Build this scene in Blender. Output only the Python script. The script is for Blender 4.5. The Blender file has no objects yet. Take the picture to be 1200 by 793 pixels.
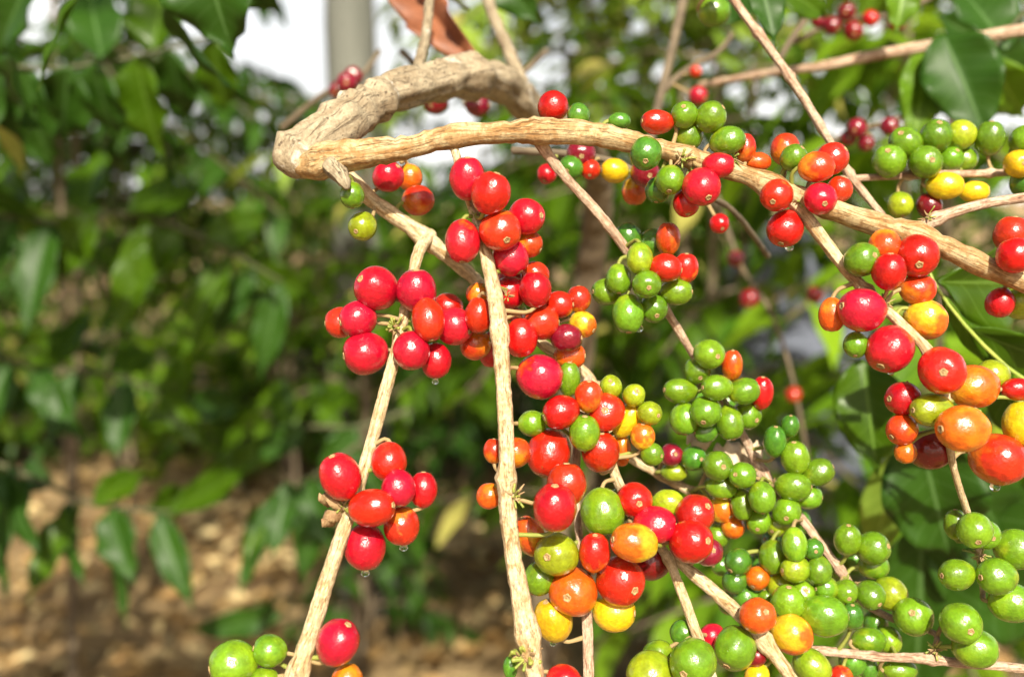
import bpy, bmesh, math, random
from mathutils import Vector, Matrix, noise
R = math.radians
scene = bpy.context.scene
COL = scene.collection
rnd = random.Random(7)

# ------------------------------------------------------------------ camera
F = 1153.0                      # focal length in pixels of the 1200 px wide photograph
CAM_Z, PITCH = 1.5, -8.0
cam_d = bpy.data.cameras.new('camera'); cam = bpy.data.objects.new('camera', cam_d); COL.objects.link(cam)
cam.location = (0, 0, CAM_Z); cam.rotation_euler = (R(90 + PITCH), 0, 0)
cam_d.sensor_width = 36; cam_d.lens = 36 * F / 1200; cam_d.clip_start = 0.02; cam_d.clip_end = 3000
cam_d.dof.use_dof = True; cam_d.dof.focus_distance = 0.385; cam_d.dof.aperture_fstop = 5.4; cam_d.dof.aperture_blades = 0
scene.camera = cam
CM = Matrix.Translation((0, 0, CAM_Z)) @ Matrix.Rotation(R(90 + PITCH), 4, 'X')
CAMP = Vector((0, 0, CAM_Z))
def at(px, py, d):
    return CM @ Vector(((px - 600) / F * d, -(py - 396.5) / F * d, -d))
VIEW = (CM.to_3x3() @ Vector((0, 0, -1))).normalized()
RIGHT = (CM.to_3x3() @ Vector((1, 0, 0))); UP = (CM.to_3x3() @ Vector((0, 1, 0)))

# ------------------------------------------------------------------ helpers
def link(o, parent=None):
    COL.objects.link(o)
    if parent: o.parent = parent
    return o
def tag(o, label=None, cat=None, group=None, kind=None):
    if label: o['label'] = label
    if cat: o['category'] = cat
    if group: o['group'] = group
    if kind: o['kind'] = kind
    return o
def empty(name, loc, label=None, cat=None, group=None):
    o = bpy.data.objects.new(name, None); o.empty_display_size = .02; o.location = loc
    COL.objects.link(o); return tag(o, label, cat, group)
def mesh_from(name, V, Fc, mat, uv=None, smooth=True):
    me = bpy.data.meshes.new(name)
    me.from_pydata([tuple(v) for v in V], [], Fc)
    if smooth: me.polygons.foreach_set('use_smooth', [True] * len(me.polygons))
    if uv:
        l = me.uv_layers.new(name='UVMap')
        for p in me.polygons:
            for li in p.loop_indices: l.data[li].uv = uv[me.loops[li].vertex_index]
    if mat: me.materials.append(mat)
    me.update(); return me
def obj(name, me, parent=None, origin=None):
    """mesh given in world coordinates; its origin is moved to the parent's location"""
    o = bpy.data.objects.new(name, me)
    off = origin if origin is not None else (parent.location if parent else None)
    if off is not None:
        me.transform(Matrix.Translation(-Vector(off)))
        if not parent: o.location = off
    return link(o, parent)

# ------------------------------------------------------------------ materials
def newmat(name):
    m = bpy.data.materials.new(name); m.use_nodes = True
    nt = m.node_tree; b = nt.nodes['Principled BSDF']; return m, nt, b
def N(nt, t, **kw):
    n = nt.nodes.new(t)
    for k, v in kw.items():
        if k in n.inputs: n.inputs[k].default_value = v
        else: setattr(n, k, v)
    return n
def ramp(nt, stops, fac, interp='LINEAR'):
    r = nt.nodes.new('ShaderNodeValToRGB'); r.color_ramp.interpolation = interp
    e = r.color_ramp.elements
    while len(e) < len(stops): e.new(0.5)
    for i, (p, c) in enumerate(stops):
        e[i].position = p; e[i].color = (c[0], c[1], c[2], 1)
    nt.links.new(fac, r.inputs['Fac']); return r
def mix(nt, a, b, fac, blend='MIX'):
    m = nt.nodes.new('ShaderNodeMix'); m.data_type = 'RGBA'; m.blend_type = blend
    for s, v in ((6, a), (7, b), (0, fac)):
        if hasattr(v, 'type') and hasattr(v, 'links'): nt.links.new(v, m.inputs[s])
        elif s == 0: m.inputs[0].default_value = v
        else: m.inputs[s].default_value = (v[0], v[1], v[2], 1)
    return m.outputs[2]
def mth(nt, op, a, b=0.0, clamp=False):
    m = nt.nodes.new('ShaderNodeMath'); m.operation = op; m.use_clamp = clamp
    for i, v in enumerate((a, b)):
        if hasattr(v, 'links'): nt.links.new(v, m.inputs[i])
        else: m.inputs[i].default_value = v
    return m.outputs[0]

def cherry_mat(name, tip, stem, pos, width, patch=0.35, rough=.19):
    """skin whose colour runs from the calyx end (tip) to the stalk end (stem)"""
    m, nt, b = newmat(name)
    tc = N(nt, 'ShaderNodeTexCoord'); oi = N(nt, 'ShaderNodeObjectInfo')
    sep = N(nt, 'ShaderNodeSeparateXYZ'); nt.links.new(tc.outputs['Object'], sep.inputs[0])
    add = N(nt, 'ShaderNodeVectorMath', operation='ADD'); nt.links.new(tc.outputs['Object'], add.inputs[0])
    cmb = N(nt, 'ShaderNodeCombineXYZ')
    nt.links.new(mth(nt, 'MULTIPLY', oi.outputs['Random'], 60.0), cmb.inputs[0]); nt.links.new(cmb.outputs[0], add.inputs[1])
    nz = N(nt, 'ShaderNodeTexNoise', Scale=1.1, Detail=2.0); nt.links.new(add.outputs[0], nz.inputs['Vector'])
    g = mth(nt, 'ADD', mth(nt, 'MULTIPLY', sep.outputs['Z'], -0.5), mth(nt, 'MULTIPLY', mth(nt, 'SUBTRACT', nz.outputs['Fac'], .5), patch * 5))
    g = mth(nt, 'ADD', g, mth(nt, 'MULTIPLY', mth(nt, 'SUBTRACT', oi.outputs['Random'], .5), .25))
    fac = mth(nt, 'DIVIDE', mth(nt, 'SUBTRACT', g, pos), width, True)
    c = mix(nt, tip, stem, fac)
    # value and hue drift from fruit to fruit
    hs = N(nt, 'ShaderNodeHueSaturation')
    nt.links.new(mth(nt, 'ADD', mth(nt, 'MULTIPLY', oi.outputs['Random'], .016), .493), hs.inputs['Hue'])
    nt.links.new(mth(nt, 'ADD', mth(nt, 'MULTIPLY', mth(nt, 'FRACT', mth(nt, 'MULTIPLY', oi.outputs['Random'], 17.3)), .35), .82), hs.inputs['Value'])
    nt.links.new(c, hs.inputs['Color'])
    n2 = N(nt, 'ShaderNodeTexNoise', Scale=5.0, Detail=4.0); nt.links.new(add.outputs[0], n2.inputs['Vector'])
    blot = ramp(nt, [(.3, (.86, .86, .86)), (.7, (1.06, 1.06, 1.06))], n2.outputs['Fac'])
    n5 = N(nt, 'ShaderNodeTexNoise', Scale=1.7, Detail=3.0, Roughness=.6); nt.links.new(add.outputs[0], n5.inputs['Vector'])
    bl5 = ramp(nt, [(.36, (.70, .66, .8)), (.6, (1.06, 1.06, 1.0))], n5.outputs['Fac'])
    c = mix(nt, hs.outputs[0], blot.outputs[0], .9, 'MULTIPLY'); c = mix(nt, c, bl5.outputs[0], .8, 'MULTIPLY')
    vo = N(nt, 'ShaderNodeTexVoronoi', Scale=16.0); nt.links.new(add.outputs[0], vo.inputs['Vector'])
    sp = ramp(nt, [(.0, (1, 1, 1)), (.12, (0, 0, 0))], vo.outputs['Distance'])
    c = mix(nt, c, (tip[0] * .5 + .4, tip[1] * .6 + .22, tip[2] * .5 + .12), mth(nt, 'MULTIPLY', sp.outputs[0], .35))
    # brown scars
    n3 = N(nt, 'ShaderNodeTexNoise', Scale=2.3, Detail=5.0, Roughness=.7); nt.links.new(add.outputs[0], n3.inputs['Vector'])
    sc = ramp(nt, [(.68, (0, 0, 0)), (.74, (1, 1, 1))], n3.outputs['Fac'])
    c = mix(nt, c, (.16, .07, .02), mth(nt, 'MULTIPLY', sc.outputs[0], .55))
    nt.links.new(c, b.inputs['Base Color'])
    ro = ramp(nt, [(.3, (rough - .04,) * 3), (.7, (rough + .09,) * 3)], n2.outputs['Fac'])
    nt.links.new(ro.outputs[0], b.inputs['Roughness'])
    b.inputs['Specular IOR Level'].default_value = .5
    b.inputs['Coat Weight'].default_value = .35; b.inputs['Coat Roughness'].default_value = .16
    b.inputs['Subsurface Weight'].default_value = .05; b.inputs['Subsurface Scale'].default_value = .3
    b.inputs['Subsurface Radius'].default_value = (1, .35, .15)
    bp = N(nt, 'ShaderNodeBump', Strength=.12, Distance=.05); nt.links.new(n2.outputs['Fac'], bp.inputs['Height']); nt.links.new(bp.outputs[0], b.inputs['Normal'])
    return m
CH = {
 'R': (cherry_mat('skin_red', (.45, .004, .007), (.50, .016, .007), .35, .4), 'red'),
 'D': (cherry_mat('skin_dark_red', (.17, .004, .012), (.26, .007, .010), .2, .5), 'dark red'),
 'Q': (cherry_mat('skin_orange_red', (.52, .030, .006), (.58, .15, .008), -.02, .45), 'orange-red'),
 'O': (cherry_mat('skin_orange', (.60, .09, .006), (.62, .22, .01), .1, .5), 'orange'),
 'M': (cherry_mat('skin_orange_yellow', (.60, .10, .008), (.60, .36, .015), -.15, .3), 'orange and yellow'),
 'Y': (cherry_mat('skin_yellow', (.68, .42, .008), (.60, .46, .012), 0, .5), 'yellow'),
 'L': (cherry_mat('skin_yellow_green', (.26, .33, .010), (.18, .28, .010), 0, .5), 'yellow-green'),
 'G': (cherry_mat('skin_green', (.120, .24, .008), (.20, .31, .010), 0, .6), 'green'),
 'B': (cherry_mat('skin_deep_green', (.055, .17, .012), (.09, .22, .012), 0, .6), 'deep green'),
}
CH['Z'] = (cherry_mat('skin_red_blushed', (.43, .006, .012), (.54, .12, .010), .42, .35, .5), 'red')
CH['V'] = (cherry_mat('skin_green_blushed', (.105, .22, .008), (.24, .29, .010), .15, .6, .3), 'green')
def flat_mat(name, c1, c2, scale=20, rough=.6, bump=.3, trans=0.0):
    m, nt, b = newmat(name)
    tc = N(nt, 'ShaderNodeTexCoord'); nz = N(nt, 'ShaderNodeTexNoise', Scale=scale, Detail=5.0, Roughness=.65)
    nt.links.new(tc.outputs['Object'], nz.inputs['Vector'])
    r = ramp(nt, [(.3, c1), (.7, c2)], nz.outputs['Fac']); nt.links.new(r.outputs[0], b.inputs['Base Color'])
    b.inputs['Roughness'].default_value = rough
    bp = N(nt, 'ShaderNodeBump', Strength=bump, Distance=.002); nt.links.new(nz.outputs['Fac'], bp.inputs['Height']); nt.links.new(bp.outputs[0], b.inputs['Normal'])
    return m
M_STALK = flat_mat('stalk_green', (.14, .20, .02), (.30, .29, .06), 300, .5)
M_STALKB = flat_mat('stalk_brown', (.20, .12, .05), (.45, .34, .15), 300, .7)
M_CALYX = flat_mat('calyx_brown', (.16, .08, .03), (.46, .32, .14), 4, .8)
M_BRACT = flat_mat('bract_dry', (.16, .08, .03), (.40, .28, .14), 260, .8)

def bark_mat(name, pale, mid, dark, patch=.5, us=7, vs=1.3, spots=False):
    m, nt, b = newmat(name)
    tc = N(nt, 'ShaderNodeTexCoord')
    mp = N(nt, 'ShaderNodeMapping'); nt.links.new(tc.outputs['UV'], mp.inputs[0]); mp.inputs['Scale'].default_value = (us, vs, 1)
    n1 = N(nt, 'ShaderNodeTexNoise', Scale=1.0, Detail=7.0, Roughness=.68, Distortion=.5); nt.links.new(mp.outputs[0], n1.inputs['Vector'])
    n2 = N(nt, 'ShaderNodeTexNoise', Scale=150.0, Detail=8.0, Roughness=.7, Distortion=.4); nt.links.new(tc.outputs['Object'], n2.inputs['Vector'])
    n3 = N(nt, 'ShaderNodeTexNoise', Scale=700.0, Detail=3.0); nt.links.new(tc.outputs['Object'], n3.inputs['Vector'])
    r1 = ramp(nt, [(.26, dark), (.38, mid), (.50, pale), (.75, tuple(min(1, x * 1.18) for x in pale))], n1.outputs['Fac'])
    r2 = ramp(nt, [(.44, (1, 1, 1)), (.54, (0, 0, 0))], n2.outputs['Fac'])
    c = mix(nt, r1.outputs[0], mid, mth(nt, 'MULTIPLY', r2.outputs[0], patch))
    r3 = ramp(nt, [(.35, (.72, .70, .68)), (.6, (1.1, 1.1, 1.1))], n3.outputs['Fac'])
    c = mix(nt, c, r3.outputs[0], .7, 'MULTIPLY')
    mp5 = N(nt, 'ShaderNodeMapping'); nt.links.new(tc.outputs['UV'], mp5.inputs[0]); mp5.inputs['Scale'].default_value = (us * 5, vs * 1.6, 1)
    n5 = N(nt, 'ShaderNodeTexNoise', Scale=1.0, Detail=5.0, Roughness=.7, Distortion=1.2); nt.links.new(mp5.outputs[0], n5.inputs['Vector'])
    cr = ramp(nt, [(.36, (1, 1, 1)), (.45, (0, 0, 0))], n5.outputs['Fac'])
    c = mix(nt, c, dark, mth(nt, 'MULTIPLY', cr.outputs[0], .5))
    if spots:
        v = N(nt, 'ShaderNodeTexVoronoi', Scale=260.0); nt.links.new(tc.outputs['Object'], v.inputs['Vector'])
        s = ramp(nt, [(.12, (1, 1, 1)), (.2, (0, 0, 0))], v.outputs['Distance'])
        c = mix(nt, c, (.07, .045, .03), mth(nt, 'MULTIPLY', s.outputs[0], .75))
        n4 = N(nt, 'ShaderNodeTexNoise', Scale=60.0, Detail=6.0, Roughness=.7); nt.links.new(tc.outputs['Object'], n4.inputs['Vector'])
        s4 = ramp(nt, [(.58, (0, 0, 0)), (.66, (1, 1, 1))], n4.outputs['Fac'])
        c = mix(nt, c, (.62, .58, .50), mth(nt, 'MULTIPLY', s4.outputs[0], .7))
    nt.links.new(c, b.inputs['Base Color']); b.inputs['Roughness'].default_value = .72; b.inputs['Specular IOR Level'].default_value = .3
    h = mth(nt, 'ADD', mth(nt, 'ADD', n1.outputs['Fac'], mth(nt, 'MULTIPLY', cr.outputs[0], -.45)), mth(nt, 'MULTIPLY', n3.outputs['Fac'], .35))
    bp = N(nt, 'ShaderNodeBump', Strength=.8, Distance=.0012); nt.links.new(h, bp.inputs['Height']); nt.links.new(bp.outputs[0], b.inputs['Normal'])
    return m
M_TWIG = bark_mat('bark_pale_twig', (.62, .50, .31), (.38, .24, .10), (.17, .10, .045), .5)
M_LAT = bark_mat('bark_tan_branch', (.48, .37, .20), (.30, .155, .05), (.13, .065, .025), .7)
M_LIMB = bark_mat('bark_old_limb', (.33, .275, .185), (.22, .165, .10), (.09, .06, .035), .5, 5, 2, True)
M_PINK = bark_mat('bark_pink_twig', (.56, .42, .30), (.32, .18, .11), (.15, .07, .05), .5)
M_TRUNK = bark_mat('bark_grey_trunk', (.15, .155, .135), (.11, .115, .10), (.07, .07, .06), .3, 5, 1)
M_BUSHW = flat_mat('bush_wood', (.07, .05, .03), (.17, .13, .08), 60, .8)
M_GREENST = flat_mat('green_shoot', (.20, .30, .04), (.38, .42, .08), 120, .45)

def leaf_mat(name, base, light, tan, tanamt=.04, rough=.38, trans=.35, tcol=(.30, .50, .03)):
    m, nt, b = newmat(name)
    ge = N(nt, 'ShaderNodeNewGeometry'); tc = N(nt, 'ShaderNodeTexCoord')
    r = ramp(nt, [(0, base), (.6, tuple((x + y) / 2 for x, y in zip(base, light))), (1 - tanamt - .02, light), (1 - tanamt, tan), (1, tan)], ge.outputs['Random Per Island'])
    nz = N(nt, 'ShaderNodeTexNoise', Scale=30.0, Detail=4.0); nt.links.new(tc.outputs['Object'], nz.inputs['Vector'])
    rr = ramp(nt, [(.3, (.7, .75, .7)), (.7, (1.15, 1.1, 1.1))], nz.outputs['Fac'])
    c = mix(nt, r.outputs[0], rr.outputs[0], .8, 'MULTIPLY')
    # midrib and side veins from the blade's own UV
    sp = N(nt, 'ShaderNodeSeparateXYZ'); nt.links.new(tc.outputs['UV'], sp.inputs[0])
    ax = mth(nt, 'ABSOLUTE', mth(nt, 'SUBTRACT', sp.outputs['X'], .5))
    rib = mth(nt, 'LESS_THAN', ax, .022)
    vv = mth(nt, 'FRACT', mth(nt, 'ADD', mth(nt, 'MULTIPLY', sp.outputs['Y'], 9.0), mth(nt, 'MULTIPLY', ax, -3.2)))
    vein = mth(nt, 'LESS_THAN', vv, .09)
    c = mix(nt, c, tuple(min(1, x * 1.5 + .05) for x in light), mth(nt, 'MULTIPLY', mth(nt, 'MAXIMUM', rib, mth(nt, 'MULTIPLY', vein, .4)), .55))
    nt.links.new(c, b.inputs['Base Color']); b.inputs['Roughness'].default_value = rough
    b.inputs['Specular IOR Level'].default_value = .26
    bp = N(nt, 'ShaderNodeBump', Strength=.4, Distance=.002); nt.links.new(vv, bp.inputs['Height']); nt.links.new(bp.outputs[0], b.inputs['Normal'])
    tr = N(nt, 'ShaderNodeBsdfTranslucent'); tmix = mix(nt, c, tcol, .5); nt.links.new(tmix, tr.inputs['Color'])
    ms = N(nt, 'ShaderNodeMixShader'); ms.inputs[0].default_value = trans
    nt.links.new(b.outputs[0], ms.inputs[1]); nt.links.new(tr.outputs[0], ms.inputs[2])
    nt.links.new(ms.outputs[0], nt.nodes['Material Output'].inputs['Surface'])
    return m
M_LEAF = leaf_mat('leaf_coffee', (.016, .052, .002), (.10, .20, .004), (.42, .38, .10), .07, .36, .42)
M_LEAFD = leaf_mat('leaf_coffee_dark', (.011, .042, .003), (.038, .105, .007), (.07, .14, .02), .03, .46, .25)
M_LEAFB = leaf_mat('leaf_coffee_bright', (.03, .11, .005), (.22, .38, .015), (.34, .42, .04), .06, .4, .45, (.45, .65, .03))
M_LEAFY = leaf_mat('leaf_pale', (.16, .27, .03), (.30, .42, .06), (.45, .40, .12), .1, .5, .4, (.5, .6, .05))
M_DRYLEAF = leaf_mat('leaf_dry', (.26, .15, .05), (.52, .37, .17), (.66, .52, .27), .3, .7, .2, (.5, .25, .08))
M_CANOPY = leaf_mat('leaf_shade_tree', (.03, .08, .015), (.07, .14, .02), (.1, .15, .03), .02, .45, .25)

# ------------------------------------------------------------------ tubes
def catmull(P, per):
    """P: list of (Vector, radius); returns densely sampled list"""
    out = []
    n = len(P)
    for i in range(n - 1):
        p0 = P[max(i - 1, 0)]; p1 = P[i]; p2 = P[i + 1]; p3 = P[min(i + 2, n - 1)]
        L = (p2[0] - p1[0]).length; k = max(2, int(L / per))
        for j in range(k):
            t = j / k
            def cr(a, b, c, d): return .5 * ((2 * b) + (c - a) * t + (2 * a - 5 * b + 4 * c - d) * t * t + (3 * b - a - 3 * c + d) * t ** 3)
            out.append((cr(p0[0], p1[0], p2[0], p3[0]), max(1e-4, cr(p0[1], p1[1], p2[1], p3[1]))))
    out.append(P[-1]); return out
def tube_data(S, seg=14, knob=.12, ridge=.06, seed=0, nodes=(), nodescale=1.0, V=None, Fc=None, UV=None):
    V = [] if V is None else V; Fc = [] if Fc is None else Fc; UV = [] if UV is None else UV
    base = len(V); n = len(S)
    T = [(S[min(i + 1, n - 1)][0] - S[max(i - 1, 0)][0]).normalized() for i in range(n)]
    u = T[0].orthogonal().normalized(); acc = 0; L = 0
    for i in range(n):
        if i: L += (S[i][0] - S[i - 1][0]).length
        u = (u - T[i] * u.dot(T[i])).normalized(); w = T[i].cross(u)
        c, r = S[i]
        for j in range(seg + 1):
            a = 2 * math.pi * j / seg; d = u * math.cos(a) + w * math.sin(a)
            q = c + d * r
            rr = r * (1 + knob * noise.noise(q * (.35 / max(r, .001)) + Vector((seed, 0, 0)))
                      + ridge * noise.noise(Vector((math.cos(a) * 2.5, math.sin(a) * 2.5, L * 25 + seed * 3))))
            for (np_, nr, ns) in nodes:
                dd = (c - np_).length / nr
                if dd < 2.2: rr += r * ns * math.exp(-dd * dd * 1.6) * (.8 + .5 * noise.noise(q * 300))
            V.append(c + d * rr); UV.append((j / seg, L / max(.01, S[0][1] * 6.3)))
    for i in range(n - 1):
        for j in range(seg):
            a = base + i * (seg + 1) + j; Fc.append((a, a + 1, a + seg + 2, a + seg + 1))
    for e, i in ((0, 0), (1, n - 1)):
        k = len(V); V.append(S[i][0] + T[i] * (S[i][1] * (.5 if e else -.5))); UV.append((.5, 0))
        for j in range(seg):
            a = base + i * (seg + 1) + j
            Fc.append((k, a, a + 1) if e else (k, a + 1, a))
    return V, Fc, UV
TWO = []
TW = []           # samples (pos, radius, twig id) of every foreground twig
def twig(name, pts, mat, parent, seg=16, knob=.14, ridge=.08, nodes=(), per=.0022, tid=None, **lab):
    """pts: (px, py, width_px, depth)"""
    P = [(at(x, y, d), w / 2 * d / F) for x, y, w, d in pts]
    S = catmull(P, per)
    nd = []
    for nn in nodes:
        x, y = nn[0], nn[1]; best = min(S, key=lambda s: (proj(s[0]) - Vector((x, y))).length)
        nd.append((best[0], best[1] * 1.5, nn[2] if len(nn) > 2 else .45))
    V, Fc, UV = tube_data(S, seg, knob, ridge, rnd.random() * 50, nd)
    o = obj(name, mesh_from(name, V, Fc, mat, UV), parent)
    for s in S[::2]: TW.append((s[0], s[1])); TWO.append((s[0], o))
    tag(o, **lab); return o
CMI = CM.inverted()
def proj(p):
    q = CMI @ p; return Vector((600 + F * q.x / -q.z, 396.5 - F * q.y / -q.z))
def depth(p): return -(CMI @ p).z

# ------------------------------------------------------------------ the fruiting branch
root = empty('coffee_branch', at(345, 190, .40), 'gnarled tan coffee branch with an elbow and many hanging twigs full of cherries', 'branch')
twig('trunk', [(655, 144, 30, .65), (690, 170, 32, .72), (700, 250, 34, .80), (680, 400, 34, .9), (650, 620, 36, .97), (630, 950, 40, 1.0), (630, 2200, 44, 1.05)], M_BUSHW, root, 16, .2, .1)
LIMB = twig('limb', [(344, 200, 40, .398), (350, 186, 54, .40), (372, 164, 58, .404), (408, 138, 54, .415), (450, 113, 47, .44), (500, 98, 43, .47), (550, 88, 42, .50), (592, 102, 38, .54), (630, 132, 36, .59), (668, 150, 30, .66)],
     M_LIMB, root, 40, .30, .22, [(345, 190, .18), (505, 90, .25), (552, 86, .3)], label='thick greyish old limb arching up from the elbow')
twig('lateral', [(356, 192, 30, .398), (372, 190, 40, .394), (395, 184, 38, .39), (430, 179, 34, .388), (480, 172, 27, .388), (530, 160, 25, .388), (585, 156, 25, .388), (640, 154, 27, .388), (700, 158, 27, .39), (745, 168, 24, .39), (800, 182, 22, .392), (860, 200, 24, .392), (910, 220, 24, .39), (975, 246, 25, .388), (1030, 264, 25, .386), (1080, 278, 26, .384), (1140, 305, 25, .38), (1215, 338, 25, .376), (1290, 372, 26, .37)],
     M_LAT, root, 22, .22, .14, [(528, 163, .3), (636, 155, .45), (800, 182, .4), (905, 215, .4), (1075, 275, .4)], label='long tan side branch running to the right edge')
twig('stub', [(388, 192, 26, .389), (398, 204, 22, .386), (404, 214, 15, .384), (407, 221, 6, .383)], M_LIMB, root, 14, .3, .2)
twig('twig', [(392, 195, 20, .41), (412, 212, 20, .412), (440, 238, 18, .415), (475, 262, 18, .417), (505, 285, 19, .42), (540, 312, 17, .425), (575, 345, 13, .428), (635, 402, 12, .432), (690, 442, 11, .436), (722, 520, 11, .44), (765, 552, 10, .442), (815, 578, 12, .445)],
     M_TWIG, root, 14, .2, .14, [(497, 275, .4), (600, 365, .4), (815, 578, .5)], label='slanting lower twig from the elbow down behind the cherries')
twig('twig', [(505, 275, 15, .42), (492, 292, 14, .41), (482, 330, 12, .402), (474, 370, 12, .395), (462, 420, 14, .39), (447, 475, 15, .385), (432, 530, 15, .38), (418, 575, 16, .376), (402, 622, 17, .372), (383, 680, 19, .368), (363, 745, 21, .364), (340, 815, 24, .36)],
     M_TWIG, root, 16, .12, .10, [(476, 362, .5), (416, 585, .45), (345, 790, .35)], label='left hanging twig with three bunches of red cherries')
twig('twig', [(526, 160, 10, .39), (534, 180, 10, .388), (545, 220, 10, .384), (562, 268, 12, .382), (573, 315, 16, .38), (583, 370, 19, .378), (588, 430, 18, .376), (592, 490, 19, .374), (594, 540, 19, .372), (594, 575, 22, .372), (600, 640, 20, .37), (609, 695, 23, .368), (617, 740, 25, .366), (628, 800, 20, .364)],
     M_TWIG, root, 18, .16, .14, [(562, 262, .2), (588, 392, .25), (594, 560, .4), (613, 748, .35)], label='straight pale twig hanging down the middle')
twig('twig', [(632, 162, 19, .392), (640, 178, 14, .394), (665, 210, 12, .40), (700, 248, 12, .405), (732, 290, 12, .41), (760, 330, 10, .415), (790, 378, 10, .42), (812, 415, 9, .425), (835, 450, 9, .43), (868, 505, 9, .435), (893, 553, 12, .437), (935, 602, 11, .43), (960, 635, 10, .428), (985, 668, 10, .425), (1000, 690, 8, .424)],
     M_PINK, root, 14, .14, .10, [(755, 320, .4), (845, 460, .4), (895, 555, .6), (988, 668, .5)], label='thin pale twig slanting down right from the long side branch')
twig('twig', [(915, 222, 17, .392), (938, 245, 16, .388), (968, 285, 15, .384), (1000, 325, 14, .381), (1035, 360, 13, .378), (1065, 388, 12, .376), (1086, 410, 13, .374), (1105, 450, 12, .374), (1110, 500, 10, .378), (1118, 550, 8, .385), (1133, 598, 8, .392), (1146, 640, 7, .40), (1152, 700, 6, .405)],
     M_TWIG, root, 14, .16, .12, [(1015, 342, .5), (1090, 412, .4), (1150, 655, .5)], label='tan twig hanging at the right with large orange cherries')
twig('twig', [(1078, 268, 15, .39), (1098, 256, 14, .392), (1135, 243, 12, .394), (1175, 235, 12, .394), (1230, 228, 13, .394)], M_PINK, root, 14, .1, .08, [(1095, 256, .4)], label='pale pinkish twig joining the side branch from the right edge')
twig('twig', [(690, 440, 10, .436), (683, 480, 9, .42), (676, 530, 10, .41), (676, 600, 9, .405), (683, 660, 10, .40), (688, 730, 13, .396), (690, 810, 13, .39)], M_PINK, root, 12, .1, .1, label='brown straight twig below the orange and yellow cherries')
twig('twig', [(700, 450, 10, .436), (708, 500, 9, .41), (718, 548, 12, .40), (735, 585, 12, .402), (762, 625, 11, .405), (783, 655, 11, .402), (802, 702, 12, .395), (820, 752, 13, .388), (842, 815, 13, .38)], M_TWIG, root, 14, .12, .1, [(785, 650, .4)], label='pale twig running down behind the red and green middle cherries')
twig('twig', [(783, 648, 10, .405), (812, 672, 15, .402), (845, 700, 16, .398), (880, 733, 17, .394), (900, 757, 18, .392), (925, 790, 14, .388), (950, 830, 12, .385)], M_TWIG, root, 14, .14, .12, [(895, 750, .4)], label='stout pale twig slanting under the orange cherries')
def stemtop(name, pts, mat, label, **k):
    r = empty(name, at(pts[0][0], pts[0][1], pts[0][3]), label, 'twig')
    return r
t1 = stemtop('coffee_twig', [(860, 0, 10, .47)], M_PINK, 'thin reddish knotted twig slanting down from the top edge to the green cherries')
twig('twig_axis', [(840, -30, 11, .47), (868, 12, 10, .465), (895, 48, 10, .46), (925, 90, 10, .45), (952, 132, 10, .445), (975, 170, 9, .44), (998, 208, 10, .44), (1020, 236, 9, .44), (1048, 270, 8, .44)], M_PINK, t1, 12, .16, .12, [(888, 38, .6), (926, 92, .5), (967, 145, .4), (990, 205, .4)])
twig('side_shoot', [(985, 210, 8, .44), (1020, 208, 8, .44), (1060, 206, 9, .44), (1110, 204, 9, .44), (1160, 203, 9, .442), (1230, 200, 9, .445)], M_PINK, t1, 12, .14, .1, [(1065, 205, .5), (1160, 203, .5)])
t2 = stemtop('coffee_twig', [(1200, 35, 10, .6)], M_PINK, 'blurred brown twig crossing behind the upper right leaves')
twig('twig_axis', [(1260, 26, 16, .62), (1180, 38, 14, .62), (1100, 52, 13, .63), (1030, 64, 13, .64), (960, 78, 11, .65), (900, 86, 9, .68), (820, 100, 8, .72)], M_PINK, t2, 10)
twig('side_shoot', [(905, 86, 8, .68), (925, 50, 8, .7), (955, 5, 9, .72), (970, -40, 9, .73)], M_BUSHW, t2, 8)
t3 = stemtop('coffee_twig', [(1230, 790, 10, .40)], M_PINK, 'thin pinkish twig lying low across the bottom right green cherries')
twig('twig_axis', [(1260, 792, 12, .395), (1190, 782, 11, .40), (1120, 776, 11, .405), (1085, 771, 12, .407), (1030, 769, 10, .41), (975, 763, 11, .412), (945, 760, 10, .414), (905, 752, 8, .415)], M_PINK, t3, 12, .14, .1, [(1095, 773, .5), (1020, 768, .4)])
twig('side_shoot', [(1090, 772, 7, .407), (1098, 745, 7, .41), (1075, 735, 6, .418), (1040, 722, 8, .428), (1005, 700, 8, .43), (985, 668, 7, .428)], M_PINK, t3, 10, .14, .1)
t4 = stemtop('coffee_twig', [(495, 60, 10, .6)], M_LIMB, 'short upright greyish twig standing above the arching limb')
twig('twig_axis', [(488, 92, 18, .475), (492, 72, 14, .485), (500, 35, 12, .51), (505, -20, 11, .54)], M_LIMB, t4, 12, .2, .1)
t5 = stemtop('coffee_twig', [(610, 100, 10, .6)], M_LIMB, 'pale blurred twig rising to the top edge beside the reddish dried leaves')
twig('twig_axis', [(625, 130, 20, .575), (612, 100, 18, .58), (596, 60, 15, .6), (575, 10, 14, .62), (560, -40, 13, .64)], M_LIMB, t5, 12, .2, .1)
t6 = stemtop('coffee_twig', [(800, 20, 10, .6)], M_BUSHW, 'dark upright twig rising to the top edge near the single green cherry')
twig('twig_axis', [(760, 180, 9, .6), (772, 120, 11, .64), (787, 60, 11, .68), (800, 0, 12, .72), (806, -50, 12, .74)], M_BUSHW, t6, 10)
twig('side_shoot', [(775, 110, 8, .65), (800, 85, 8, .66), (840, 62, 7, .68), (858, 40, 6, .7)], M_BUSHW, t6, 8)
t7 = stemtop('coffee_twig', [(660, 140, 10, .6)], M_BUSHW, 'brown twig with small dark red cherries hidden under the side branch')
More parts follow.
